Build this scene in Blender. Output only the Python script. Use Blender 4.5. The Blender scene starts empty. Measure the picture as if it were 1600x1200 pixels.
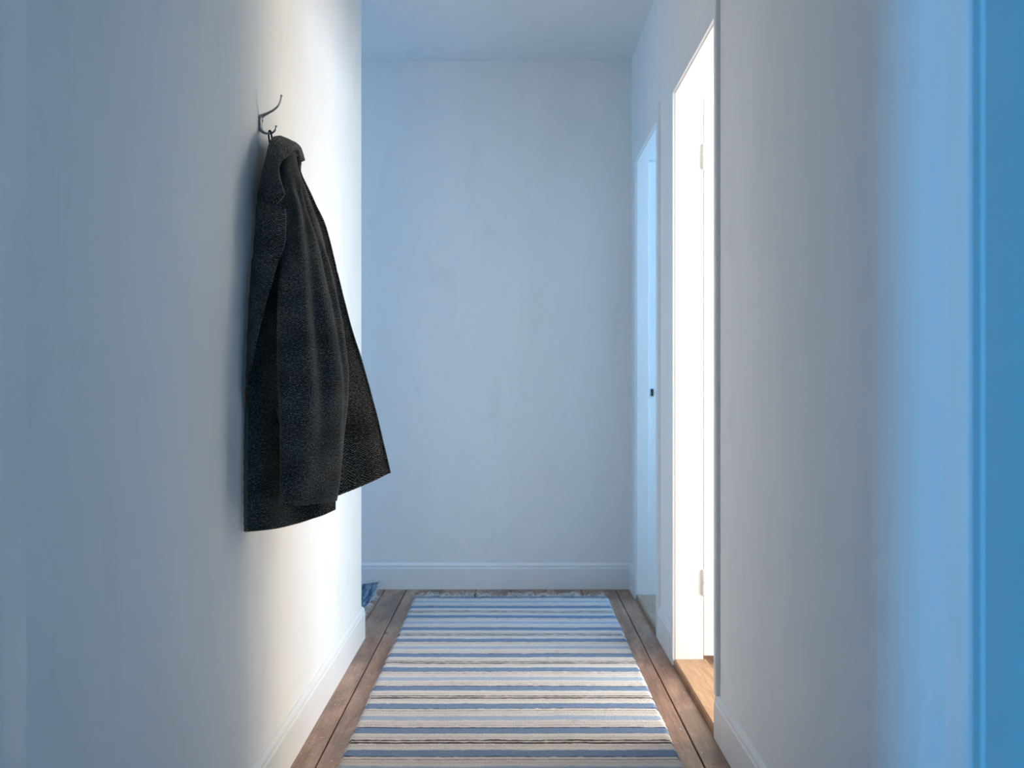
import bpy, bmesh, math, random
from mathutils import Vector, noise

random.seed(7)
S = bpy.context.scene
COL = S.collection

# ------------------------------------------------------------------ camera, light, exposure
cam_d = bpy.data.cameras.new('camera')
cam = bpy.data.objects.new('camera', cam_d)
COL.objects.link(cam)
cam.location = (0, 0, .97)
cam.rotation_euler = (math.pi / 2, 0, 0)
cam_d.sensor_width = 36
cam_d.lens = 35
cam_d.clip_start = .02
cam_d.dof.use_dof = True
cam_d.dof.focus_distance = 2.55
cam_d.dof.aperture_fstop = 4.5
S.camera = cam

S.view_settings.view_transform = 'Standard'
S.view_settings.look = 'None'
S.view_settings.gamma = 1
S.view_settings.use_curve_mapping = False
S.view_settings.exposure = 0.22

W = bpy.data.worlds.new('world')
S.world = W
W.use_nodes = True
W.node_tree.nodes['Background'].inputs[0].default_value = (.35, .6, 1, 1)
W.node_tree.nodes['Background'].inputs[1].default_value = .05
S.cycles.max_bounces = 14
S.cycles.diffuse_bounces = 10
S.cycles.sample_clamp_indirect = 4


def area_light(name, loc, rot, sx, sy, power, color):
    d = bpy.data.lights.new(name, 'AREA')
    d.shape = 'RECTANGLE'
    d.size, d.size_y = sx, sy
    d.energy = power
    d.color = color
    o = bpy.data.objects.new(name, d)
    COL.objects.link(o)
    o.location = loc
    o.rotation_euler = rot
    return o


HP = math.pi / 2
# daylight entering the rooms off the corridor through their windows, plus two added fills
area_light('bright_room_window_near', (4.2, 1.87, 1.30), (0, HP, 0), 1.3, 1.1, 60, (.89, 1.0, .92))
area_light('bright_room_window_mid', (4.2, 2.98, 1.30), (0, HP, 0), 1.3, 1.1, 74, (.62, .77, 1.0))
area_light('bright_room_far_fill', (4.2, 4.20, 1.30), (0, HP, 0), 1.3, 1.3, 142, (1.0, .87, .64))  # added unseen lamp, widens the soft light along the left wall
area_light('bright_room_side_fill', (2.0, 1.26, 1.35), (HP, 0, 0), 1.4, 1.4, 26, (.40, .70, 1.0))  # added unseen lamp, brightens the open leaf so it bounces light out
area_light('far_room_window', (1.9, 4.22, 1.35), (0, HP, 0), 1.5, .8, 17, (.32, .63, 1.0))
area_light('passage_window', (-2.7, 4.25, 1.4), (0, -HP, 0), 1.4, .7, 9, (.12, .50, 1.0))
area_light('near_room_window', (-4.9, -.53, 1.25), (0, -HP, 0), 1.5, .77, 132, (.055, .47, 1.0))

# ------------------------------------------------------------------ materials
MATS = {}


class NT:
    """small helper around a material node tree"""
    def __init__(self, name, rough=.5, spec=.4):
        self.m = bpy.data.materials.new(name)
        self.m.use_nodes = True
        self.t = self.m.node_tree
        self.b = self.t.nodes['Principled BSDF']
        self.b.inputs['Roughness'].default_value = rough
        self.b.inputs['Specular IOR Level'].default_value = spec
        MATS[name] = self.m

    def n(self, kind, **kw):
        nd = self.t.nodes.new(kind)
        for k, v in kw.items():
            if k.startswith('i_'):
                key = k[2:]
                key = int(key) if key.isdigit() else key.replace('_', ' ')
                nd.inputs[key].default_value = v
            else:
                setattr(nd, k, v)
        return nd

    def l(self, a, b):
        self.t.links.new(a, b)

    def math(self, op, a, b=None, c=None):
        nd = self.n('ShaderNodeMath', operation=op)
        for i, v in enumerate((a, b, c)):
            if v is None:
                continue
            if isinstance(v, (int, float)):
                nd.inputs[i].default_value = v
            else:
                self.l(v, nd.inputs[i])
        return nd.outputs[0]

    def ramp(self, fac, stops, interp='LINEAR'):
        nd = self.n('ShaderNodeValToRGB')
        cr = nd.color_ramp
        cr.interpolation = interp
        while len(cr.elements) < len(stops):
            cr.elements.new(.5)
        for e, (p, c) in zip(cr.elements, stops):
            e.position = p
            e.color = (*c, 1) if len(c) == 3 else c
        self.l(fac, nd.inputs[0])
        return nd.outputs[0]

    def mix(self, fac, a, b, mode='MIX'):
        nd = self.n('ShaderNodeMix', data_type='RGBA', blend_type=mode)
        for idx, v in ((0, fac), (6, a), (7, b)):
            if isinstance(v, (int, float)):
                nd.inputs[idx].default_value = v
            elif isinstance(v, tuple):
                nd.inputs[idx].default_value = (*v, 1)
            else:
                self.l(v, nd.inputs[idx])
        return nd.outputs[2]

    def coord(self, which='Object', scale=(1, 1, 1)):
        tc = self.n('ShaderNodeTexCoord')
        mp = self.n('ShaderNodeMapping')
        mp.inputs['Scale'].default_value = scale
        self.l(tc.outputs[which], mp.inputs[0])
        return mp.outputs[0]

    def noise(self, vec, scale, detail=4, rough=.55, dist=0):
        nd = self.n('ShaderNodeTexNoise')
        nd.inputs['Scale'].default_value = scale
        nd.inputs['Detail'].default_value = detail
        nd.inputs['Roughness'].default_value = rough
        nd.inputs['Distortion'].default_value = dist
        self.l(vec, nd.inputs['Vector'])
        return nd.outputs['Fac']

    def bump(self, h, strength, distance):
        nd = self.n('ShaderNodeBump')
        nd.inputs['Strength'].default_value = strength
        nd.inputs['Distance'].default_value = distance
        self.l(h, nd.inputs['Height'])
        self.l(nd.outputs[0], self.b.inputs['Normal'])

    def color(self, c):
        if isinstance(c, tuple):
            self.b.inputs['Base Color'].default_value = (*c, 1)
        else:
            self.l(c, self.b.inputs['Base Color'])


def mat_plaster():
    m = NT('plaster', .55, .3)
    v = m.coord('Object', (1, 1, .28))
    a = m.noise(v, 3.2, 5, .6, .4)
    b = m.noise(m.coord('Object', (1, 1, .5)), 9, 3, .5, .8)
    smudge = m.ramp(b, [(.0, (1, 1, 1)), (.58, (1, 1, 1)), (.76, (.95, .95, .952)), (1, (.945, .945, .945))])
    c = m.ramp(a, [(.25, (.80, .80, .795)), (.55, (.835, .835, .83)), (.8, (.85, .85, .85))])
    m.color(m.mix(1.0, c, smudge, 'MULTIPLY'))
    g = m.noise(m.coord('Object'), 260, 2, .5)
    w = m.noise(m.coord('Object', (1, 1, .4)), 5, 3, .5)
    m.bump(m.math('ADD', m.math('MULTIPLY', g, .12), m.math('MULTIPLY', w, .8)), .2, .004)


def mat_paint(name, col, rough=.35, bumpy=.08):
    m = NT(name, rough, .45)
    v = m.coord('Object', (1, 1, .3))
    a = m.noise(v, 12, 4, .5)
    m.color(m.ramp(a, [(.3, tuple(x * .965 for x in col)), (.7, col)]))
    m.bump(m.noise(m.coord('Object', (1, 1, .12)), 70, 2, .5), bumpy, .003)


def mat_wood(name, lo, mid, hi, rough=.5, wear=True):
    m = NT(name, rough, .35)
    tc = m.n('ShaderNodeTexCoord')
    inf = m.n('ShaderNodeObjectInfo')
    off = m.n('ShaderNodeVectorMath', operation='ADD')
    sc = m.n('ShaderNodeVectorMath', operation='SCALE')
    comb = m.n('ShaderNodeCombineXYZ')
    m.l(inf.outputs['Random'], comb.inputs[0])
    m.l(inf.outputs['Random'], comb.inputs[1])
    m.l(comb.outputs[0], sc.inputs[0])
    sc.inputs['Scale'].default_value = 13
    m.l(tc.outputs['Object'], off.inputs[0])
    m.l(sc.outputs[0], off.inputs[1])

    def mp(s):
        q = m.n('ShaderNodeMapping')
        q.inputs['Scale'].default_value = s
        m.l(off.outputs[0], q.inputs[0])
        return q.outputs[0]
    grain = m.noise(mp((1, .05, 1)), 120, 5, .6, .3)
    broad = m.noise(mp((1, .22, 1)), 9, 5, .62, 1.2)
    fac = m.math('ADD', m.math('MULTIPLY', grain, .38), m.math('MULTIPLY', broad, .62))
    c = m.ramp(fac, [(.36, lo), (.50, mid), (.64, hi)])
    if wear:
        worn = m.noise(mp((1, .5, 1)), 5.5, 6, .65, .6)
        c = m.mix(m.ramp(worn, [(.47, (0, 0, 0)), (.62, (.62, .62, .62))]), c, (.12, .075, .055))
        vo = m.n('ShaderNodeTexVoronoi', feature='F1')
        vo.inputs['Scale'].default_value = 9
        m.l(mp((1, .55, 1)), vo.inputs['Vector'])
        knot = m.ramp(vo.outputs['Distance'], [(.0, (1, 1, 1)), (.07, (.9, .9, .9)), (.11, (0, 0, 0))])
        c = m.mix(knot, c, (.05, .028, .018))
        sp = m.noise(mp((1, 1, 1)), 75, 2, .5)
        c = m.mix(m.ramp(sp, [(.67, (0, 0, 0)), (.70, (.8, .8, .8))]), c, (.05, .032, .025))
        sp2 = m.noise(mp((1.3, .8, 1)), 62, 2, .5)
        c = m.mix(m.ramp(sp2, [(.70, (0, 0, 0)), (.72, (.8, .8, .8))]), c, (.62, .57, .52))
    m.color(c)
    m.bump(fac, .25, .002)


def mat_tweed():
    m = NT('herringbone_wool', .9, .12)
    tc = m.n('ShaderNodeTexCoord')
    sx = m.n('ShaderNodeSeparateXYZ')
    wob = m.n('ShaderNodeTexNoise')
    wob.inputs['Scale'].default_value = 40
    m.l(tc.outputs['UV'], wob.inputs['Vector'])
    m.l(tc.outputs['UV'], sx.inputs[0])
    u, v = sx.outputs[0], sx.outputs[1]
    band = .0090
    pp = m.math('PINGPONG', u, band)
    ph = m.math('MULTIPLY', m.math('ADD', v, m.math('MULTIPLY', pp, 1.05)), 1 / .0049)
    ph = m.math('ADD', ph, m.math('MULTIPLY', wob.outputs['Fac'], 1.2))
    tw = m.math('PINGPONG', ph, .5)                       # 0..0.5
    fine = m.noise(tc.outputs['UV'], 900, 2, .6)
    mid = m.noise(tc.outputs['UV'], 260, 2, .6)
    broad = m.noise(tc.outputs['UV'], 14, 3, .55)
    f = m.math('ADD', m.math('MULTIPLY', tw, 1.35), m.math('MULTIPLY', m.math('SUBTRACT', mid, .5), 1.5))
    f = m.math('ADD', f, m.math('MULTIPLY', m.math('SUBTRACT', broad, .5), .5))
    c = m.ramp(f, [(.10, (.010, .009, .0075)), (.34, (.043, .038, .0325)), (.58, (.15, .135, .116)), (.85, (.35, .315, .275))])
    m.color(c)
    m.b.inputs['Sheen Weight'].default_value = .2
    m.b.inputs['Sheen Roughness'].default_value = .5
    m.bump(m.math('ADD', tw, fine), .5, .0012)


def mat_rug():
    m = NT('rag_weave', .95, .1)
    tc = m.n('ShaderNodeTexCoord')
    sx = m.n('ShaderNodeSeparateXYZ')
    m.l(tc.outputs['UV'], sx.inputs[0])
    x, y = sx.outputs[0], sx.outputs[1]

    def mp(s):
        q = m.n('ShaderNodeMapping')
        q.inputs['Scale'].default_value = s
        m.l(tc.outputs['UV'], q.inputs[0])
        return q.outputs[0]
    w1 = m.noise(mp((1, .25, 1)), 9, 2, .5)
    w2 = m.noise(mp((1, 1, 1)), 95, 2, .5)
    yy = m.math('ADD', y, m.math('MULTIPLY', m.math('SUBTRACT', w1, .5), .007))
    yy = m.math('ADD', yy, m.math('MULTIPLY', m.math('SUBTRACT', w2, .5), .0030))
    k = m.math('DIVIDE', m.math('SUBTRACT', yy, 2.675), .381)
    q = m.math('ABSOLUTE', m.math('SUBTRACT', m.math('FRACT', m.math('ADD', k, 500.5)), .5))
    q = m.math('MULTIPLY', q, 2)
    white = (.75, .70, .675)
    cream = (.67, .59, .54)
    dark = (.085, .055, .052)
    blue = (.20, .285, .44)
    navy = (.045, .055, .11)
    pink = (.42, .31, .29)
    pale = (.42, .50, .63)
    c = m.ramp(q, [(0, white), (.020, dark), (.078, white), (.12, cream), (.20, white), (.325, blue), (.555, navy),
                   (.583, white), (.658, pink), (.684, white), (.745, cream), (.80, white), (.905, pale)], 'CONSTANT')
    streak = m.noise(mp((.10, 1, 1)), 210, 4, .65)
    c = m.mix(m.ramp(streak, [(.42, (0, 0, 0)), (.75, (.13, .13, .13))]), c, (.72, .70, .67))
    stain = m.noise(mp((.22, 1, 1)), 60, 3, .6)
    c = m.mix(m.ramp(stain, [(.56, (0, 0, 0)), (.78, (.42, .42, .42))]), c, (.22, .24, .33))
    blot = m.noise(mp((1, 1, 1)), 420, 3, .6)
    c = m.mix(.55, c, m.ramp(blot, [(.3, (.42, .42, .42)), (.6, (1, 1, 1))]), 'MULTIPLY')
    m.color(c)
    m.bump(m.math('ADD', blot, m.noise(mp((1, .6, 1)), 190, 2, .5)), .75, .003)


mat_plaster()
mat_paint('trim_paint', (.82, .825, .83), .38)
mat_paint('door_paint', (.85, .85, .84), .35)
mat_paint('room_cream', (.83, .79, .71), .6)
mat_paint('room_blue', (.30, .34, .40), .6)
mat_paint('ceiling_paint', (.80, .80, .80), .7, .05)
mat_wood('floor_wood', (.19, .098, .06), (.36, .205, .135), (.46, .30, .215), .40)
mat_wood('far_sill_wood', (.22, .14, .095), (.33, .23, .165), (.42, .31, .24), .45)
mat_wood('sill_wood', (.25, .12, .05), (.43, .235, .11), (.53, .33, .18), .38, False)
m = NT('floor_gap', .9)
m.color(m.ramp(m.noise(m.coord(), 40), [(.3, (.008, .006, .005)), (.7, (.02, .015, .012))]))
mat_tweed()
mat_rug()
m = NT('blue_rag', .95, .1)
v = m.coord('UV', (.15, 1, 1))
m.color(m.ramp(m.noise(v, 70, 3, .6), [(.35, (.05, .08, .13)), (.5, (.12, .18, .27)), (.62, (.35, .42, .5)), (.7, (.10, .15, .24))]))
m.bump(m.noise(m.coord('UV'), 300, 2), .6, .003)
m = NT('fringe_yarn', .95, .1)
m.color(m.ramp(m.noise(m.coord(), 90, 2), [(.3, (.55, .55, .54)), (.7, (.78, .77, .74))]))
m = NT('hook_metal', .3, .5)
m.b.inputs['Metallic'].default_value = 1
m.color(m.ramp(m.noise(m.coord(), 160, 3), [(.3, (.30, .30, .305)), (.7, (.46, .46, .465))]))
m = NT('screw_metal', .35, .5)
m.b.inputs['Metallic'].default_value = 1
m.color(m.ramp(m.noise(m.coord(), 400, 2), [(.3, (.22, .22, .22)), (.7, (.34, .34, .34))]))
m = NT('hinge_paint', .35, .45)
m.color(m.ramp(m.noise(m.coord(), 120, 2), [(.3, (.66, .645, .61)), (.7, (.76, .75, .72))]))
m = NT('latch_black', .4, .4)
m.color(m.ramp(m.noise(m.coord(), 200, 2), [(.3, (.01, .01, .01)), (.7, (.03, .03, .03))]))
m = NT('loop_braid', .8, .2)
m.color(m.ramp(m.noise(m.coord(), 600, 2), [(.3, (.008, .006, .006)), (.7, (.03, .02, .018))]))
m = NT('lining', .5, .4)
m.color(m.ramp(m.noise(m.coord(), 60, 2), [(.3, (.008, .008, .01)), (.7, (.016, .016, .02))]))

# ------------------------------------------------------------------ object helpers


def link(name, me, mats, parent=None, smooth=False):
    o = bpy.data.objects.new(name, me)
    COL.objects.link(o)
    for mm in ([mats] if isinstance(mats, str) else mats):
        me.materials.append(MATS[mm])
    if smooth:
        for p in me.polygons:
            p.use_smooth = True
    if parent:
        o.parent = parent
        loc = Vector((0, 0, 0))
        q = parent
        while q:
            loc += q.location
            q = q.parent
        if loc.length > 0:
            for vv in me.vertices:
                vv.co -= loc
    return o


def obj(name, bm, mats, parent=None, smooth=False, bevel=0):
    me = bpy.data.meshes.new(name)
    bmesh.ops.recalc_face_normals(bm, faces=bm.faces)
    bm.to_mesh(me)
    bm.free()
    o = link(name, me, mats, parent, smooth)
    if bevel:
        b = o.modifiers.new('bevel', 'BEVEL')
        b.width = bevel
        b.segments = 2
        b.limit_method = 'ANGLE'
    return o


def root(name, loc, label=None, cat=None, kind=None):
    o = bpy.data.objects.new(name, None)
    COL.objects.link(o)
    o.location = loc
    o.empty_display_size = .1
    if label:
        o['label'] = label
    if cat:
        o['category'] = cat
    if kind:
        o['kind'] = kind
    return o


def box(bm, x0, x1, y0, y1, z0, z1):
    v = [bm.verts.new((x, y, z)) for x in (x0, x1) for y in (y0, y1) for z in (z0, z1)]
    for f in ((0, 1, 3, 2), (4, 6, 7, 5), (0, 4, 5, 1), (2, 3, 7, 6), (0, 2, 6, 4), (1, 5, 7, 3)):
        bm.faces.new([v[i] for i in f])


def boxes(*bs):
    bm = bmesh.new()
    for b in bs:
        box(bm, *b)
    return bm


def sweep(bm, ring_a, ring_b):
    """closed prism between two matching point rings"""
    a = [bm.verts.new(p) for p in ring_a]
    b = [bm.verts.new(p) for p in ring_b]
    n = len(a)
    for i in range(n):
        bm.faces.new((a[i], a[(i + 1) % n], b[(i + 1) % n], b[i]))
    bm.faces.new(a[::-1])
    bm.faces.new(b)


def struct(name, bm, mats, bevel=0):
    o = obj(name, bm, mats, None, False, bevel)
    o['kind'] = 'structure'
    return o


def tube(bm, pts, radii, seg=10, squash=None, up=Vector((0, 1, 0))):
    """round tube along pts with a radius at each; squash = (in-plane, across) factors"""
    pts = [Vector(p) for p in pts]
    rings = []
    for i, p in enumerate(pts):
        t = (pts[min(i + 1, len(pts) - 1)] - pts[max(i - 1, 0)]).normalized()
        s = t.cross(up)
        s = s.normalized() if s.length > 1e-6 else Vector((1, 0, 0))
        w = s.cross(t).normalized()
        sq = squash[i] if squash else (1, 1)
        rings.append([bm.verts.new(p + (s * math.cos(a) * sq[0] + w * math.sin(a) * sq[1]) * radii[i])
                      for a in [2 * math.pi * k / seg for k in range(seg)]])
    for a, b in zip(rings, rings[1:]):
        for k in range(seg):
            bm.faces.new((a[k], a[(k + 1) % seg], b[(k + 1) % seg], b[k]))
    bm.faces.new(rings[0][::-1])
    bm.faces.new(rings[-1])


def cr(p0, p1, p2, p3, t):
    return .5 * ((2 * p1) + (p2 - p0) * t + (2 * p0 - 5 * p1 + 4 * p2 - p3) * t * t + (3 * p1 - p0 - 3 * p2 + p3) * t ** 3)


def resample(pts, n, closed=False):
    """Catmull-Rom through pts, n samples uniform in parameter"""
    m_ = len(pts)
    out = []
    for i in range(n):
        if closed:
            s = i / n * m_
            k = int(s)
            t = s - k
            g = lambda j: pts[(k + j) % m_]
        else:
            s = i / (n - 1) * (m_ - 1)
            k = min(int(s), m_ - 2)
            t = s - k
            g = lambda j: pts[min(max(k + j, 0), m_ - 1)]
        out.append(cr(g(-1), g(0), g(1), g(2), t))
    return out


# ------------------------------------------------------------------ room shell
XL, XR, YB, ZC = -.573, .566, 4.714, 2.5        # corridor planes
YE = 3.79                                        # where the left wall ends
D1 = (2.735, 3.43)                               # bright doorway (right)
D2 = (3.83, 4.48)                                # far doorway (right)
D3 = (.35, 1.19)                                 # closed door near the camera (right)
D4 = (.10, 1.06)                                 # open doorway near the camera (left)
HD = 1.972                                       # clear door height
WT = .095

LIN = .024                                       # lining thickness


def wall_with_openings(x0, x1, ya, yb, openings):
    bm = bmesh.new()
    y = ya
    for a, b in openings:
        box(bm, x0, x1, y, a - LIN, 0, ZC)
        box(bm, x0, x1, a - LIN, b + LIN, HD + LIN, ZC)
        y = b + LIN
    box(bm, x0, x1, y, yb, 0, ZC)
    return bm


struct('wall_left', wall_with_openings(XL - WT, XL, -1.6, YE, [D4]), 'plaster', .004)
struct('wall_right', wall_with_openings(XR, XR + WT, -1.6, YB, [D3, D1, D2]), 'plaster')
struct('wall_back', boxes((-2.8, 2.04, YB, YB + .12, 0, ZC)), 'plaster')
struct('wall_front', boxes((XL - WT, XR + WT, -1.72, -1.6, 0, ZC)), 'plaster')
struct('wall_passage', boxes((-2.8, XL - WT, YE - WT, YE, 0, ZC), (-2.92, -2.8, YE - WT, YB + .12, 0, ZC)), 'plaster')
xr = XR + WT
struct('wall_bright_room', boxes((xr, 2.12, 3.64, 3.72, 0, ZC), (2.04, 2.12, 3.72, 5.5, 0, ZC), (2.04, 4.4, 5.5, 5.6, 0, ZC), (xr, 4.3, 1.12, 1.2, 0, ZC), (4.3, 4.4, 1.12, 5.5, 0, ZC)), 'room_cream')
struct('wall_far_room', boxes((xr, 2.04, 3.72, 3.78, 0, ZC), (1.96, 2.04, 3.78, YB, 0, ZC)), 'plaster')
xl = XL - WT
struct('wall_near_room', boxes((-5.0, xl, 1.5, 1.6, 0, ZC), (-5.0, xl, -1.7, -1.6, 0, ZC), (-5.1, -5.0, -1.7, 1.6, 0, ZC)), 'room_blue')
struct('ceiling', boxes((-5.1, 4.4, -1.72, 5.6, ZC, ZC + .1)), 'ceiling_paint')

# floor: sub-floor slab with single planks laid on it
fl = struct('floor', boxes((-5.1, 4.4, -1.72, 5.6, -.06, -.022)), 'floor_gap')


def plank(x0, x1, y0, y1):
    bm = boxes((x0 + .0018, x1 - .0018, y0 + .001, y1 - .001, -.022, 0))
    return obj('plank', bm, 'floor_wood', fl, False, .002)


for x0, x1 in ((-.498, -.335), (-.335, -.17), (-.17, -.005), (-.005, .16), (.16, .325), (.325, .488), (.488, XR - .001)):
    plank(x0, x1, -1.6, YB)
plank(-.6, -.498, -1.6, YB)
x = -.6
while x > -2.75:
    plank(max(x - .165, -2.8), x, YE - .1, YB)
    x -= .165
x = XR + WT
while x < 4.2:
    plank(x, min(x + .165, 4.3), 1.2, 5.5 if x > 2.03 else YB)
    x += .165
plank(XR, XR + WT, -1.6, YB)
x = XL - WT
while x > -4.9:
    plank(max(x - .33, -5.0), x, -1.6, 1.5)
    x -= .33

# baseboards: flat board with a moulded cap; (t = out of the wall, z = height)
BB = [(0, 0), (.0125, 0), (.0125, .098), (.0105, .101), (.0095, .105), (.0105, .109), (.0095, .114), (.0055, .119), (.002, .1225), (0, .1225)]


def baseboard(name, runs):
    bm = bmesh.new()
    for fa, fb in runs:
        sweep(bm, [fa(t, z) for t, z in BB], [fb(t, z) for t, z in BB])
    return struct(name, bm, 'trim_paint')


baseboard('baseboard_left', [(lambda t, z: (XL + t, 1.17, z), lambda t, z: (XL + t, YE + t, z)),
                             (lambda t, z: (XL + t, YE + t, z), lambda t, z: (-2.8, YE + t, z))])
baseboard('baseboard_right', [(lambda t, z: (XR - t, 1.292, z), lambda t, z: (XR - t, D1[0] - .004, z)),
                              (lambda t, z: (XR - t, D1[1] + .06, z), lambda t, z: (XR - t, D2[0] - .044, z)),
                              (lambda t, z: (XR - t, D2[1] + .06, z), lambda t, z: (XR - t, YB - t, z))])
baseboard('baseboard_back', [(lambda t, z: (XR - t, YB - t, z), lambda t, z: (-2.8, YB - t, z))])

# ------------------------------------------------------------------ doors


def casing_profile(w, h, block=False):
    # d = distance out from the opening, t = thickness off the wall
    if block:
        return [(0, 0), (0, h * .9), (w * .08, h), (w * .86, h), (w * .96, h * .80), (w, 0)]
    return [(0, 0), (0, h * .82), (w * .06, h), (w * .25, h), (w * .34, h * .9), (w * .93, h * .30), (w, h * .18), (w, 0)]


def casing(parent, wall_x, side, op, w_near, w_far, h, foot_near=0, w_head=None, block=False, reveal=.003):
    """moulding round an opening; side = -1 when it stands out towards -x, +1 towards +x"""
    a, b = op[0] - reveal, op[1] + reveal
    top = HD + reveal
    w_head = w_head or w_far
    X = lambda t: wall_x + side * t
    pn, pf = casing_profile(w_near, h, block), casing_profile(w_far, h, block)
    ph = casing_profile(w_head, h, block)
    bm = bmesh.new()
    sweep(bm, [(X(t), a - d, foot_near) for d, t in pn], [(X(t), a - d, top + d * w_head / w_near) for d, t in pn])
    obj('casing', bm, 'trim_paint', parent)
    bm = bmesh.new()
    sweep(bm, [(X(t), b + d, 0) for d, t in pf], [(X(t), b + d, top + d * w_head / w_far) for d, t in pf])
    obj('casing', bm, 'trim_paint', parent)
    bm = bmesh.new()
    sweep(bm, [(X(t), a - d * w_near / w_head, top + d) for d, t in ph], [(X(t), b + d * w_far / w_head, top + d) for d, t in ph])
    obj('casing', bm, 'trim_paint', parent)


def lining(parent, x_corr, x_room, op, rebate=.045):
    """door lining boards: a stop part towards the corridor, set back at the room side for the leaf"""
    s = 1 if x_room > x_corr else -1
    xm = x_room - s * rebate
    X = lambda p, q: (min(p, q), max(p, q))
    c = X(x_corr, xm)
    r = X(xm, x_room)
    a, b = op
    obj('jamb', boxes((*c, b, b + LIN, 0, HD), (*r, b + .011, b + LIN, 0, HD)), 'door_paint', parent, False, .0015)
    obj('jamb', boxes((*c, a - LIN, a, 0, HD), (*r, a - LIN, a - .011, 0, HD)), 'door_paint', parent, False, .0015)
    obj('head', boxes((*c, a - LIN, b + LIN, HD, HD + LIN), (*r, a - LIN, b + LIN, HD + .011, HD + LIN)), 'door_paint', parent, False, .0015)


def sill(parent, x0, x1, op, mat='sill_wood'):
    bm = bmesh.new()
    a, b = op[0], op[1]
    P_ = [(x0, 0), (x0, .017), (x0 + .005, .022), (x1 - .004, .022), (x1, .018), (x1, 0)]
    sweep(bm, [(px, a + .001, pz) for px, pz in P_], [(px, b - .001, pz) for px, pz in P_])
    return obj('sill', bm, mat, parent)


def hinge(parent, x, y, z, h=.085):
    bm = bmesh.new()
    tube(bm, [(x, y, z - h / 2 - .003), (x, y, z - h / 2), (x, y, z - .0012)], [.003, .0068, .0068], 10, None, Vector((1, 0, 0)))
    tube(bm, [(x, y, z + .0012), (x, y, z + h / 2), (x, y, z + h / 2 + .004)], [.0068, .0068, .003], 10, None, Vector((1, 0, 0)))
    box(bm, x - .011, x, y + .002, y + .0045, z - h / 2, z + h / 2)
    return obj('hinge', bm, 'hinge_paint', parent)


# near right doorway, its leaf swung open into the bright room
d = root('door_1', (XR, D1[0], 0), kind='structure')
casing(d, XR, -1, D1, .026, .055, .0128, foot_near=.1225, w_head=.085, block=True)
lining(d, XR - .004, XR + WT, D1)
sill(d, XR - .008, XR + WT + .01, D1)
lx, ly = XR + WT + .003, D1[1] + .014
lf = obj('door_leaf', boxes((lx, lx + .69, ly, ly + .04, .03, HD - .004)), 'door_paint', d, False, .002)
for z0, z1 in ((.20, .92), (1.07, 1.82)):
    bm = bmesh.new()
    x0, x1 = lx + .11, lx + .58
    for p, q in (((x0, x0 + .02), (z0, z1)), ((x1 - .02, x1), (z0, z1)), ((x0 + .02, x1 - .02), (z0, z0 + .02)), ((x0 + .02, x1 - .02), (z1 - .02, z1))):
        box(bm, *p, ly - .008, ly, *q)
    obj('panel_moulding', bm, 'door_paint', lf, False, .003)
for z in (.285, 1.755):
    hinge(d, XR + WT + .001, D1[1] + .006, z)

# far right doorway, strike plate on its far jamb
d = root('door_2', (XR, D2[0], 0), kind='structure')
casing(d, XR, -1, D2, .040, .055, .0128, w_head=.07, block=True)
lining(d, XR - .004, XR + WT, D2)
sill(d, XR - .008, XR + WT + .01, D2, 'far_sill_wood')
bm = boxes((XR + .060, XR + .072, D2[1] + .008, D2[1] + .0125, .915, .948))
obj('strike_plate', bm, 'latch_black', d)
bm = bmesh.new()
tube(bm, [(XR + .085, D2[1] + .012, .93), (XR + .085, D2[1] + .004, .93)] , [.0028, .0028], 8, None, Vector((1, 0, 0)))
obj('latch_pin', bm, 'latch_black', d)

# closed door next to the camera on the right
d = root('door_3', (XR, D3[0], 0), kind='structure')
casing(d, XR, -1, D3, .10, .092, .0125, reveal=.0115)
lining(d, XR - .001, XR + WT, D3)
lf = obj('door_leaf', boxes((XR + WT - .045, XR + WT - .005, D3[0] - .008, D3[1] + .008, .006, HD + .006)), 'door_paint', d, False, .002)

# open doorway next to the camera on the left
d = root('door_4', (XL, D4[0], 0), kind='structure')
casing(d, XL, 1, D4, .10, .105, .0165)
lining(d, XL + .001, XL - WT, D4)

# ------------------------------------------------------------------ striped rag rug
RX0, RX1, RY0, RY1 = -.441, .433, 1.55, 4.50
rug = root('striped_rug', (0, 3.0, 0), 'long woven rag rug with blue, white and brown stripes down the corridor floor', 'rug')


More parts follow.
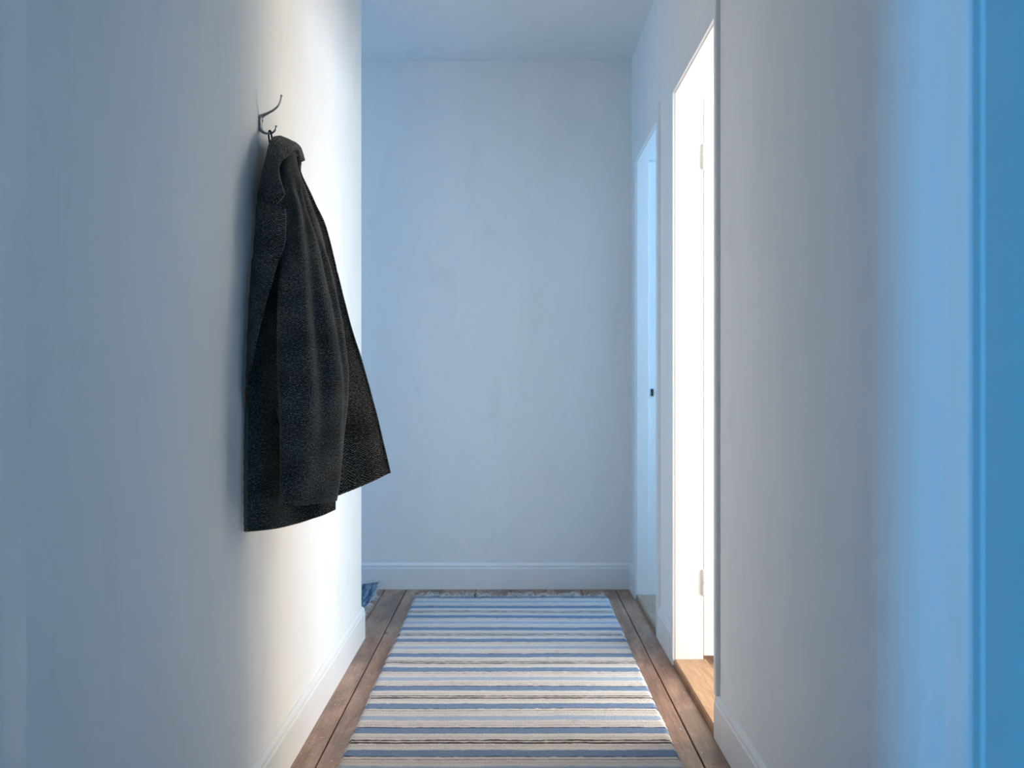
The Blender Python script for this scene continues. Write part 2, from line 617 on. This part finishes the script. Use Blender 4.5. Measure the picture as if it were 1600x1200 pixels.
def rug_mesh(name, x0, x1, y0, y1, pitch, along_y, hfun, parent, mat, nx):
    step = pitch / 3
    n = int((y1 - y0) / step)
    verts, faces, uvs = [], [], []
    for j in range(n + 1):
        y = y0 + (y1 - y0) * j / n
        row = math.floor((j) / 3)
        rr = math.sin(row * 12.9898) * 43758.5453
        rr -= math.floor(rr)
        pk = (.0, .8, 1.0)[j % 3]
        el = .0035 * (rr - .5) + .004 * noise.noise(Vector((y * 3, 0, 1))) 
        er = .0035 * (rr - .5) + .004 * noise.noise(Vector((y * 3, 7, 1)))
        for i in range(nx + 1):
            t = i / nx
            xx = x0 + el + (x1 - x0 + er - el) * t
            w = .0016 * noise.noise(Vector((xx * 14, y * 5, 3)))
            z = .007 + .0022 * pk + .0012 * noise.noise(Vector((xx * 60, row * 1.7, 0)))
            z += .0016 * (noise.noise(Vector((xx * 2.2, y * 4.5, 9))) + .4)
            if i in (0, nx) or j in (0, n):
                z = .0012
            p = (xx, y + w, z + hfun(xx, y))
            verts.append(p)
            uvs.append((xx, y))
    m1 = nx + 1
    for j in range(n):
        for i in range(nx):
            k = j * m1 + i
            faces.append((k, k + 1, k + m1 + 1, k + m1))
    nb = len(verts)
    # flat underside
    cs = [0, nx, n * m1 + nx, n * m1]
    me = bpy.data.meshes.new(name)
    if not along_y:
        verts = [(-vy, vx, vz) for vx, vy, vz in verts]
    me.from_pydata(verts, [], faces)
    ul = me.uv_layers.new(name='UVMap')
    for lp in me.loops:
        ul.data[lp.index].uv = uvs[lp.vertex_index]
    return link(name, me, mat, parent, True)


rug_mesh('woven_body', RX0, RX1, RY0, RY1, .0072, True, lambda x, y: 0, rug, 'rag_weave', 110)


def tassel(parent, x, y, dx, dy, ln, strands=4):
    bm = bmesh.new()
    for s in range(strands):
        a = random.uniform(-.55, .55)
        c, sn = math.cos(a), math.sin(a)
        ex, ey = dx * c - dy * sn, dx * sn + dy * c
        L = ln * random.uniform(.65, 1.15)
        curl = random.uniform(-.35, .35)
        lift = random.uniform(.002, .02)
        pts = []
        for k in range(5):
            t = k / 4
            pts.append((x + (s - 1.5) * .003 * abs(dy) + L * t * ex - curl * L * t * t * ey,
                        y + (s - 1.5) * .003 * abs(dx) + L * t * ey + curl * L * t * t * ex,
                        .006 + lift * math.sin(t * 2.6) - .003 * t))
        tube(bm, pts, [.0014, .0013, .0012, .0011, .0007], 4, None, Vector((0, 0, 1)))
    return obj('fringe_tassel', bm, 'fringe_yarn', parent)


n = 48
for i in range(n):
    lean = random.uniform(-.8, .95)
    tassel(rug, RX0 + .012 + (RX1 - RX0 - .024) * i / (n - 1) + random.uniform(-.005, .005), RY1 - .006, math.sin(lean), math.cos(lean), random.uniform(.05, .095), random.choice((2, 3, 3, 4)))

# second rug in the side passage, its end just past the corner, one corner turned up against the wall
prug = root('passage_rug', (-1.3, 4.3, 0), 'blue rag rug end on floor just past the left wall corner, edge turned up', 'rug')


def turned_up(u, v):
    # u = along world y, v = -world x
    e = max(0, (u - 4.45) / .22)
    f = max(0, 1 - (v - .625) / .22)
    return .03 * e * e * f


rug_mesh('woven_body', 3.93, 4.688, .625, 2.3, .0075, False, turned_up, prug, 'blue_rag', 60)
for i in range(22):
    y = 3.95 + .72 * i / 21
    t = tassel(prug, -.63, y, math.cos(random.uniform(-.5, .5)), random.uniform(-.3, .3), random.uniform(.02, .035), 4)
    for vv in t.data.vertices:
        vv.co.z += turned_up(y, .625)

# ------------------------------------------------------------------ coat hook
HX, HY = XL, 2.256
hook = root('coat_hook', (HX, HY, 1.56), 'dark metal double-pronged coat hook screwed to left white wall above the coat', 'coat hook')
bm = bmesh.new()
N = 12
pts, rad, sq = [], [], []
for i in range(N + 1):
    t = i / N
    z = 1.540 + .042 * t
    bow = .0015 + .0030 * (1 - (2 * t - 1) ** 2)
    pts.append((HX + .0042 - .0012 * (1 - (2 * t - 1) ** 2), HY, z))
    rad.append(.0085 * (max(.03, 1 - (2 * t - 1) ** 4)) ** .5)
    sq.append((.48, 1))
tube(bm, pts, rad, 16, sq)
obj('back_plate', bm, 'hook_metal', hook, True)
bm = bmesh.new()
up = [(-.5705, 1.5735), (-.567, 1.5765), (-.5614, 1.5800), (-.5507, 1.5852), (-.5387, 1.5920), (-.5294, 1.6008), (-.5248, 1.611), (-.5228, 1.621)]
p = resample([Vector((a, HY, b)) for a, b in up], 26)
r = resample([Vector((a, 0, 0)) for a in (.0072, .0062, .0048, .0036, .0032, .0030, .0027, .0026)], 26)
p += [p[-1] + Vector((.0003, 0, .0012 * k)) for k in (1, 2, 3, 3.7)]
r = [a.x for a in r] + [.0036, .0040, .0034, .0014]
tube(bm, p, r, 14, [(.72, 1.1)] * len(p))
obj('upper_prong', bm, 'hook_metal', hook, True)
bm = bmesh.new()
lo = [(-.5700, 1.5500), (-.5680, 1.5445), (-.5630, 1.5402), (-.5567, 1.5380), (-.5494, 1.5378), (-.5421, 1.5401), (-.5366, 1.5455), (-.5345, 1.5520)]
p = resample([Vector((a, HY, b)) for a, b in lo], 26)
r = resample([Vector((a, 0, 0)) for a in (.0070, .0058, .0044, .0036, .0033, .0031, .0028, .0027)], 26)
p += [p[-1] + Vector((.0003, 0, .0011 * k)) for k in (1, 2, 3, 3.6)]
r = [a.x for a in r] + [.0036, .0039, .0032, .0013]
tube(bm, p, r, 14, [(.72, 1.1)] * len(p))
obj('lower_prong', bm, 'hook_metal', hook, True)
bm = bmesh.new()
tube(bm, [(HX + .0058, HY, 1.567), (HX + .0080, HY, 1.567), (HX + .0092, HY, 1.567)], [.0036, .0036, .0022], 12)
obj('screw', bm, 'screw_metal', hook, True)

# ------------------------------------------------------------------ coat (control nets in metres, world space)
NEAR_PANEL = [
    [(-0.545,2.255,1.512), (-0.535,2.255,1.511), (-0.525,2.270,1.513), (-0.519,2.300,1.514), (-0.514,2.340,1.514), (-0.516,2.380,1.515)],
    [(-0.558,2.250,1.459), (-0.541,2.240,1.457), (-0.526,2.255,1.457), (-0.516,2.295,1.460), (-0.508,2.345,1.460), (-0.508,2.395,1.461)],
    [(-0.565,2.225,1.392), (-0.539,2.205,1.388), (-0.513,2.215,1.390), (-0.499,2.270,1.396), (-0.486,2.320,1.399), (-0.479,2.390,1.403)],
    [(-0.566,2.200,1.321), (-0.535,2.180,1.318), (-0.508,2.195,1.317), (-0.487,2.270,1.326), (-0.462,2.320,1.331), (-0.456,2.390,1.336)],
    [(-0.566,2.180,1.250), (-0.534,2.165,1.248), (-0.507,2.190,1.252), (-0.482,2.260,1.258), (-0.452,2.300,1.260), (-0.443,2.370,1.266)],
    [(-0.567,2.150,1.108), (-0.533,2.150,1.108), (-0.507,2.190,1.111), (-0.477,2.250,1.115), (-0.437,2.250,1.115), (-0.420,2.285,1.117)],
    [(-0.568,2.135,0.970), (-0.534,2.145,0.970), (-0.504,2.190,0.970), (-0.475,2.240,0.970), (-0.436,2.245,0.970), (-0.411,2.270,0.970)],
    [(-0.567,2.120,0.834), (-0.532,2.140,0.832), (-0.502,2.180,0.830), (-0.470,2.230,0.827), (-0.431,2.235,0.826), (-0.402,2.260,0.832)],
    [(-0.564,2.105,0.726), (-0.530,2.130,0.725), (-0.499,2.170,0.723), (-0.466,2.210,0.729), (-0.428,2.225,0.738), (-0.399,2.255,0.750)],
    [(-0.562,2.100,0.658), (-0.529,2.125,0.658), (-0.497,2.160,0.659), (-0.462,2.190,0.666), (-0.428,2.220,0.675), (-0.399,2.250,0.686)],
]
FAR_PANEL = [
    [(-0.519,2.320,1.510), (-0.514,2.325,1.510), (-0.509,2.330,1.510), (-0.508,2.334,1.510), (-0.506,2.335,1.510), (-0.516,2.347,1.511), (-0.529,2.365,1.514), (-0.545,2.385,1.508)],
    [(-0.509,2.345,1.452), (-0.505,2.349,1.456), (-0.501,2.353,1.460), (-0.500,2.356,1.463), (-0.498,2.357,1.464), (-0.508,2.369,1.465), (-0.519,2.385,1.468), (-0.545,2.403,1.462)],
    [(-0.495,2.360,1.398), (-0.487,2.364,1.399), (-0.479,2.369,1.399), (-0.475,2.373,1.400), (-0.473,2.373,1.400), (-0.483,2.385,1.401), (-0.495,2.402,1.404), (-0.545,2.421,1.399)],
    [(-0.478,2.370,1.333), (-0.466,2.375,1.334), (-0.455,2.380,1.336), (-0.448,2.384,1.338), (-0.445,2.385,1.338), (-0.455,2.397,1.339), (-0.468,2.415,1.342), (-0.545,2.435,1.336)],
    [(-0.465,2.370,1.229), (-0.448,2.379,1.230), (-0.432,2.388,1.231), (-0.423,2.395,1.232), (-0.419,2.397,1.232), (-0.429,2.409,1.233), (-0.451,2.435,1.236), (-0.545,2.463,1.228)],
    [(-0.457,2.370,1.122), (-0.434,2.383,1.123), (-0.413,2.397,1.124), (-0.400,2.407,1.125), (-0.395,2.409,1.125), (-0.405,2.421,1.126), (-0.435,2.455,1.129), (-0.545,2.491,1.120)],
    [(-0.444,2.365,1.031), (-0.416,2.382,1.031), (-0.390,2.400,1.032), (-0.374,2.413,1.032), (-0.368,2.416,1.032), (-0.378,2.428,1.033), (-0.417,2.470,1.036), (-0.545,2.514,1.025)],
    [(-0.437,2.360,0.940), (-0.402,2.381,0.939), (-0.368,2.403,0.939), (-0.348,2.419,0.939), (-0.341,2.423,0.939), (-0.351,2.435,0.940), (-0.399,2.485,0.943), (-0.541,2.537,0.930)],
    [(-0.432,2.360,0.818), (-0.390,2.384,0.821), (-0.348,2.409,0.824), (-0.322,2.428,0.826), (-0.314,2.432,0.826), (-0.324,2.444,0.827), (-0.379,2.500,0.830), (-0.514,2.558,0.817)],
    [(-0.432,2.365,0.698), (-0.383,2.390,0.716), (-0.336,2.417,0.735), (-0.306,2.437,0.749), (-0.297,2.442,0.752), (-0.307,2.454,0.753), (-0.365,2.513,0.756), (-0.497,2.573,0.742)],
]
SLEEVE = [
    [(-0.499,2.285,1.499), (-0.500,2.289,1.499), (-0.504,2.290,1.499), (-0.509,2.287,1.499), (-0.514,2.281,1.499), (-0.518,2.273,1.499), (-0.519,2.265,1.499), (-0.518,2.261,1.499), (-0.514,2.260,1.499), (-0.509,2.263,1.499), (-0.504,2.269,1.499), (-0.500,2.277,1.499)],
    [(-0.490,2.276,1.462), (-0.492,2.282,1.462), (-0.497,2.283,1.462), (-0.505,2.278,1.462), (-0.512,2.269,1.462), (-0.517,2.258,1.462), (-0.519,2.248,1.462), (-0.517,2.242,1.462), (-0.512,2.241,1.462), (-0.505,2.246,1.462), (-0.497,2.255,1.462), (-0.492,2.266,1.462)],
    [(-0.481,2.274,1.428), (-0.483,2.281,1.428), (-0.490,2.282,1.428), (-0.500,2.275,1.428), (-0.510,2.263,1.428), (-0.517,2.249,1.428), (-0.520,2.236,1.428), (-0.517,2.229,1.428), (-0.510,2.228,1.428), (-0.500,2.235,1.428), (-0.490,2.247,1.428), (-0.483,2.261,1.428)],
    [(-0.472,2.272,1.404), (-0.475,2.281,1.404), (-0.483,2.282,1.404), (-0.495,2.274,1.404), (-0.506,2.260,1.404), (-0.515,2.243,1.404), (-0.518,2.228,1.404), (-0.515,2.219,1.404), (-0.506,2.218,1.404), (-0.495,2.226,1.404), (-0.483,2.240,1.404), (-0.475,2.257,1.404)],
    [(-0.460,2.272,1.377), (-0.463,2.282,1.377), (-0.474,2.283,1.377), (-0.488,2.273,1.377), (-0.502,2.256,1.377), (-0.512,2.236,1.377), (-0.516,2.218,1.377), (-0.512,2.208,1.377), (-0.502,2.207,1.377), (-0.488,2.217,1.377), (-0.474,2.234,1.377), (-0.463,2.254,1.377)],
    [(-0.447,2.269,1.344), (-0.452,2.282,1.344), (-0.464,2.282,1.344), (-0.480,2.271,1.344), (-0.497,2.251,1.344), (-0.509,2.227,1.344), (-0.514,2.207,1.344), (-0.509,2.194,1.344), (-0.497,2.194,1.344), (-0.480,2.205,1.344), (-0.464,2.225,1.344), (-0.452,2.249,1.344)],
    [(-0.424,2.254,1.283), (-0.430,2.268,1.283), (-0.445,2.268,1.283), (-0.466,2.253,1.283), (-0.486,2.228,1.283), (-0.501,2.200,1.283), (-0.507,2.176,1.283), (-0.501,2.162,1.283), (-0.486,2.162,1.283), (-0.466,2.177,1.283), (-0.445,2.202,1.283), (-0.430,2.230,1.283)],
    [(-0.397,2.238,1.181), (-0.404,2.253,1.181), (-0.422,2.250,1.181), (-0.448,2.232,1.181), (-0.473,2.202,1.181), (-0.492,2.169,1.181), (-0.498,2.142,1.181), (-0.492,2.127,1.181), (-0.473,2.130,1.181), (-0.448,2.148,1.181), (-0.422,2.178,1.181), (-0.404,2.211,1.181)],
    [(-0.377,2.231,1.068), (-0.385,2.245,1.068), (-0.407,2.241,1.068), (-0.436,2.219,1.068), (-0.466,2.185,1.068), (-0.487,2.149,1.068), (-0.495,2.119,1.068), (-0.487,2.105,1.068), (-0.466,2.109,1.068), (-0.436,2.131,1.068), (-0.407,2.165,1.068), (-0.385,2.201,1.068)],
    [(-0.367,2.224,0.970), (-0.375,2.239,0.970), (-0.398,2.233,0.970), (-0.429,2.209,0.970), (-0.461,2.173,0.970), (-0.484,2.135,0.970), (-0.492,2.106,0.970), (-0.484,2.091,0.970), (-0.461,2.097,0.970), (-0.429,2.121,0.970), (-0.398,2.157,0.970), (-0.375,2.195,0.970)],
    [(-0.373,2.215,0.859), (-0.381,2.229,0.859), (-0.402,2.225,0.859), (-0.431,2.203,0.859), (-0.460,2.170,0.859), (-0.482,2.134,0.859), (-0.490,2.105,0.859), (-0.482,2.091,0.859), (-0.460,2.095,0.859), (-0.431,2.117,0.859), (-0.402,2.150,0.859), (-0.381,2.186,0.859)],
    [(-0.381,2.206,0.776), (-0.388,2.220,0.776), (-0.408,2.217,0.776), (-0.435,2.197,0.776), (-0.462,2.166,0.776), (-0.482,2.132,0.776), (-0.489,2.104,0.776), (-0.482,2.090,0.776), (-0.462,2.093,0.776), (-0.435,2.113,0.776), (-0.408,2.144,0.776), (-0.388,2.178,0.776)],
    [(-0.389,2.197,0.713), (-0.396,2.211,0.713), (-0.414,2.209,0.713), (-0.439,2.191,0.713), (-0.464,2.162,0.713), (-0.482,2.130,0.713), (-0.489,2.103,0.713), (-0.482,2.089,0.713), (-0.464,2.091,0.713), (-0.439,2.109,0.713), (-0.414,2.138,0.713), (-0.396,2.170,0.713)],
]
COLLAR = [
    [(-0.541,2.197,1.331), (-0.547,2.191,1.357), (-0.553,2.185,1.361), (-0.537,2.171,1.359), (-0.523,2.161,1.357), (-0.513,2.155,1.355)],
    [(-0.543,2.197,1.345), (-0.549,2.191,1.371), (-0.555,2.185,1.375), (-0.531,2.164,1.374), (-0.508,2.145,1.374), (-0.489,2.130,1.374)],
    [(-0.541,2.202,1.368), (-0.547,2.196,1.394), (-0.553,2.190,1.398), (-0.531,2.169,1.395), (-0.510,2.150,1.392), (-0.493,2.135,1.389)],
    [(-0.537,2.207,1.399), (-0.543,2.201,1.425), (-0.549,2.195,1.429), (-0.531,2.175,1.424), (-0.514,2.158,1.419), (-0.501,2.145,1.414)],
    [(-0.531,2.217,1.440), (-0.537,2.211,1.466), (-0.543,2.205,1.470), (-0.528,2.188,1.461), (-0.516,2.175,1.451), (-0.507,2.165,1.440)],
    [(-0.524,2.237,1.484), (-0.530,2.231,1.510), (-0.536,2.225,1.514), (-0.523,2.211,1.499), (-0.512,2.201,1.481), (-0.504,2.195,1.464)],
    [(-0.514,2.272,1.499), (-0.520,2.266,1.525), (-0.526,2.260,1.529), (-0.512,2.248,1.517), (-0.502,2.240,1.503), (-0.494,2.235,1.489)],
    [(-0.502,2.312,1.500), (-0.508,2.306,1.526), (-0.514,2.300,1.530), (-0.504,2.291,1.524), (-0.497,2.286,1.516), (-0.494,2.285,1.508)],
    [(-0.497,2.357,1.502), (-0.503,2.351,1.528), (-0.509,2.345,1.532), (-0.502,2.339,1.521), (-0.499,2.338,1.507), (-0.499,2.340,1.494)],
    [(-0.506,2.402,1.507), (-0.512,2.396,1.533), (-0.518,2.390,1.537), (-0.513,2.388,1.519), (-0.513,2.392,1.497), (-0.515,2.400,1.476)],
    [(-0.532,2.442,1.509), (-0.538,2.436,1.535), (-0.544,2.430,1.539), (-0.541,2.433,1.517), (-0.544,2.442,1.492), (-0.549,2.455,1.467)],
    [(-0.561,2.462,1.491), (-0.567,2.456,1.517), (-0.573,2.450,1.521), (-0.576,2.457,1.500), (-0.584,2.472,1.475), (-0.596,2.490,1.450)],
]
LAPEL = [
    [(-0.554,2.180,1.368), (-0.543,2.169,1.365), (-0.517,2.147,1.357), (-0.492,2.128,1.347), (-0.486,2.125,1.345)],
    [(-0.556,2.172,1.333), (-0.545,2.162,1.331), (-0.516,2.140,1.325), (-0.489,2.123,1.319), (-0.482,2.120,1.317)],
    [(-0.558,2.160,1.274), (-0.547,2.151,1.273), (-0.519,2.134,1.271), (-0.491,2.122,1.269), (-0.485,2.120,1.268)],
    [(-0.560,2.155,1.233), (-0.551,2.147,1.233), (-0.526,2.132,1.230), (-0.504,2.121,1.228), (-0.499,2.120,1.228)],
    [(-0.562,2.145,1.184), (-0.554,2.137,1.183), (-0.534,2.124,1.182), (-0.516,2.116,1.180), (-0.513,2.115,1.179)],
    [(-0.564,2.140,1.135), (-0.557,2.132,1.135), (-0.541,2.119,1.133), (-0.528,2.111,1.132), (-0.525,2.110,1.131)],
    [(-0.565,2.133,1.084), (-0.559,2.125,1.083), (-0.547,2.113,1.082), (-0.538,2.106,1.081), (-0.536,2.105,1.081)],
    [(-0.565,2.127,1.029), (-0.561,2.120,1.029), (-0.554,2.110,1.028), (-0.549,2.105,1.027), (-0.548,2.105,1.027)],
    [(-0.565,2.120,0.966), (-0.562,2.114,0.966), (-0.557,2.107,0.966), (-0.556,2.104,0.966), (-0.556,2.105,0.966)],
    [(-0.567,2.126,0.915), (-0.564,2.121,0.915), (-0.562,2.118,0.915), (-0.563,2.120,0.915), (-0.563,2.122,0.915)],
]


coat = root('wool_coat', (-.5, 2.25, .66), 'dark grey herringbone wool coat hanging by its loop from the metal wall hook', 'coat')


def cloth(name, rows, nu, nv, parent, mats, closed=False, thick=.004, fold=None, uvo=(0, 0), uvx=1.0, sub=0, clamp=True):
    """surface through a net of control rows; nu across, nv down; UV in metres"""
    R = [resample([Vector(q) for q in r], nu, closed) for r in rows]
    G = list(zip(*[resample([R[j][i] for j in range(len(R))], nv) for i in range(nu)]))   # nv rows of nu
    m_ = nu
    P_ = [[Vector(q) for q in r] for r in G]
    if fold:
        Nn = []
        for j in range(nv):
            for i in range(nu):
                a = P_[j][(i + 1) % nu] if closed else P_[j][min(i + 1, nu - 1)]
                b = P_[j][i - 1] if closed else P_[j][max(i - 1, 0)]
                c_ = P_[min(j + 1, nv - 1)][i]
                d_ = P_[max(j - 1, 0)][i]
                nn = (a - b).cross(c_ - d_)
                Nn.append(nn.normalized() if nn.length > 0 else Vector((0, -1, 0)))
        for j in range(nv):
            for i in range(nu):
                P_[j][i] = P_[j][i] + Nn[j * nu + i] * fold(i / (nu if closed else nu - 1), j / (nv - 1), P_[j][i])
    verts = [q for r in P_ for q in r]
    if clamp:
        for q in verts:
            q.x = max(q.x, XL + .0065)
    # metric uv: across by mean arc length, down by mean arc length
    cu = [0]
    mid = int(nv * .6)
    for i in range(1, nu + 1):
        if i == nu and not closed:
            break
        cu.append(cu[-1] + (P_[mid][i % nu] - P_[mid][i - 1]).length)
    cv = [0]
    mi = nu // 2
    for j in range(1, nv):
        cv.append(cv[-1] + (P_[j][mi] - P_[j - 1][mi]).length)
    faces, uvs = [], []
    for j in range(nv - 1):
        for i in range(nu if closed else nu - 1):
            i2 = (i + 1) % nu
            faces.append((j * m_ + i, (j + 1) * m_ + i, (j + 1) * m_ + i2, j * m_ + i2))
            for a, b in ((i, j), (i, j + 1), (i + 1, j + 1), (i + 1, j)):
                uvs.append((cu[a] * uvx + uvo[0], -cv[b] + uvo[1]))
    me = bpy.data.meshes.new(name)
    me.from_pydata([tuple(q) for q in verts], [], faces)
    ul = me.uv_layers.new(name='UVMap')
    for k, uv in enumerate(uvs):
        ul.data[k].uv = uv
    o = link(name, me, mats, parent, True)
    s = o.modifiers.new('thickness', 'SOLIDIFY')
    s.thickness = thick
    s.offset = 0
    s.use_even_offset = False
    return o


def nz(p, s, k=0):
    return noise.noise(Vector((p.x * s[0] + k, p.y * s[1], p.z * s[2])))


def fold_near(u, v, p):
    a = .010 * nz(p, (14, 14, 3.0)) * min(1, v * 3)
    b = .003 * nz(p, (30, 30, 11), 5)
    return a * math.sin(math.pi * min(1, u * 1.0)) + b


def fold_far(u, v, p):
    return .006 * nz(p, (12, 12, 2.4), 3) * math.sin(math.pi * u) + .002 * nz(p, (30, 30, 9), 8)


def fold_sleeve(u, v, p):
    e = min(1, v * 4)
    a = .0075 * nz(p, (22, 22, 3.2), 2)
    b = .0035 * nz(p, (26, 26, 14), 6) * (.5 + .9 * math.exp(-((v - .18) / .16) ** 2))
    m_ = math.sin(math.pi * min(1, max(0, (v - .12) / .8)))
    c_ = .008 * m_ * math.exp(-((u - .825 - .02 * math.sin(v * 7)) / .030) ** 2) - .007 * m_ * math.exp(-((u - .745 - .02 * math.sin(v * 6)) / .035) ** 2)
    c_ += .006 * m_ * math.exp(-((u - .93 + .02 * math.sin(v * 5)) / .022) ** 2)
    return e * (a + b + c_)


def gather(u, v, p):
    # soft folds running from the collar down over the shoulder
    w = math.exp(-((v - .17) / .10) ** 2)
    return fold_near(u, v, p) + .0045 * w * math.sin(u * 21 - v * 16) * math.sin(math.pi * u)


def fold_small(u, v, p):
    return .0018 * nz(p, (35, 35, 25), 4)


near = cloth('front_panel', NEAR_PANEL, 60, 120, coat, 'herringbone_wool', fold=gather)
far_ = cloth('back_panel', FAR_PANEL, 70, 110, coat, 'herringbone_wool', fold=fold_far, uvo=(.3, 0))
slv = cloth('sleeve', SLEEVE, 72, 130, coat, 'herringbone_wool', closed=True, fold=fold_sleeve, uvo=(.7, 0))
col = cloth('collar', COLLAR, 40, 90, coat, 'herringbone_wool', thick=.008, fold=fold_small, uvo=(1.2, 0))
lap = cloth('lapel', LAPEL, 40, 110, coat, 'herringbone_wool', thick=.0045, fold=fold_small, uvo=(1.5, 0))

# turned and stitched front edge
bm = bmesh.new()
ep = resample([Vector(r[0]) + Vector((.001, -.002, 0)) for r in NEAR_PANEL[4:]], 60)
for q in ep:
    q.x = max(q.x, XL + .006)
tube(bm, ep, [.001] + [.0042 + .0005 * math.sin(k * 1.9) for k in range(58)] + [.0015], 8)
obj('front_edge', bm, 'herringbone_wool', coat, True)

# slanted side pocket, its welt showing in the gap beside the sleeve
bm = bmesh.new()
wp = resample([Vector(q) for q in ((-.5125, 2.166, .918), (-.5095, 2.169, .906), (-.5050, 2.172, .890), (-.5010, 2.176, .874))], 12)
tube(bm, wp, [.0012] + [.0034] * 10 + [.0012], 8)
obj('pocket_welt', bm, 'herringbone_wool', coat, True)

# hanging loop: a braid doubled over the lower prong
bm = bmesh.new()
lp = [(-.5480, 2.262, 1.502), (-.5505, 2.2600, 1.520), (-.5520, 2.2580, 1.536), (-.5508, 2.257, 1.5425), (-.5485, 2.2555, 1.5440), (-.5462, 2.254, 1.5415), (-.5445, 2.253, 1.534), (-.5420, 2.252, 1.518), (-.5395, 2.252, 1.502)]
p = resample([Vector(q) for q in lp], 30)
tube(bm, p, [.0019] * 30, 8)
obj('hanger_loop', bm, 'loop_braid', coat, True)
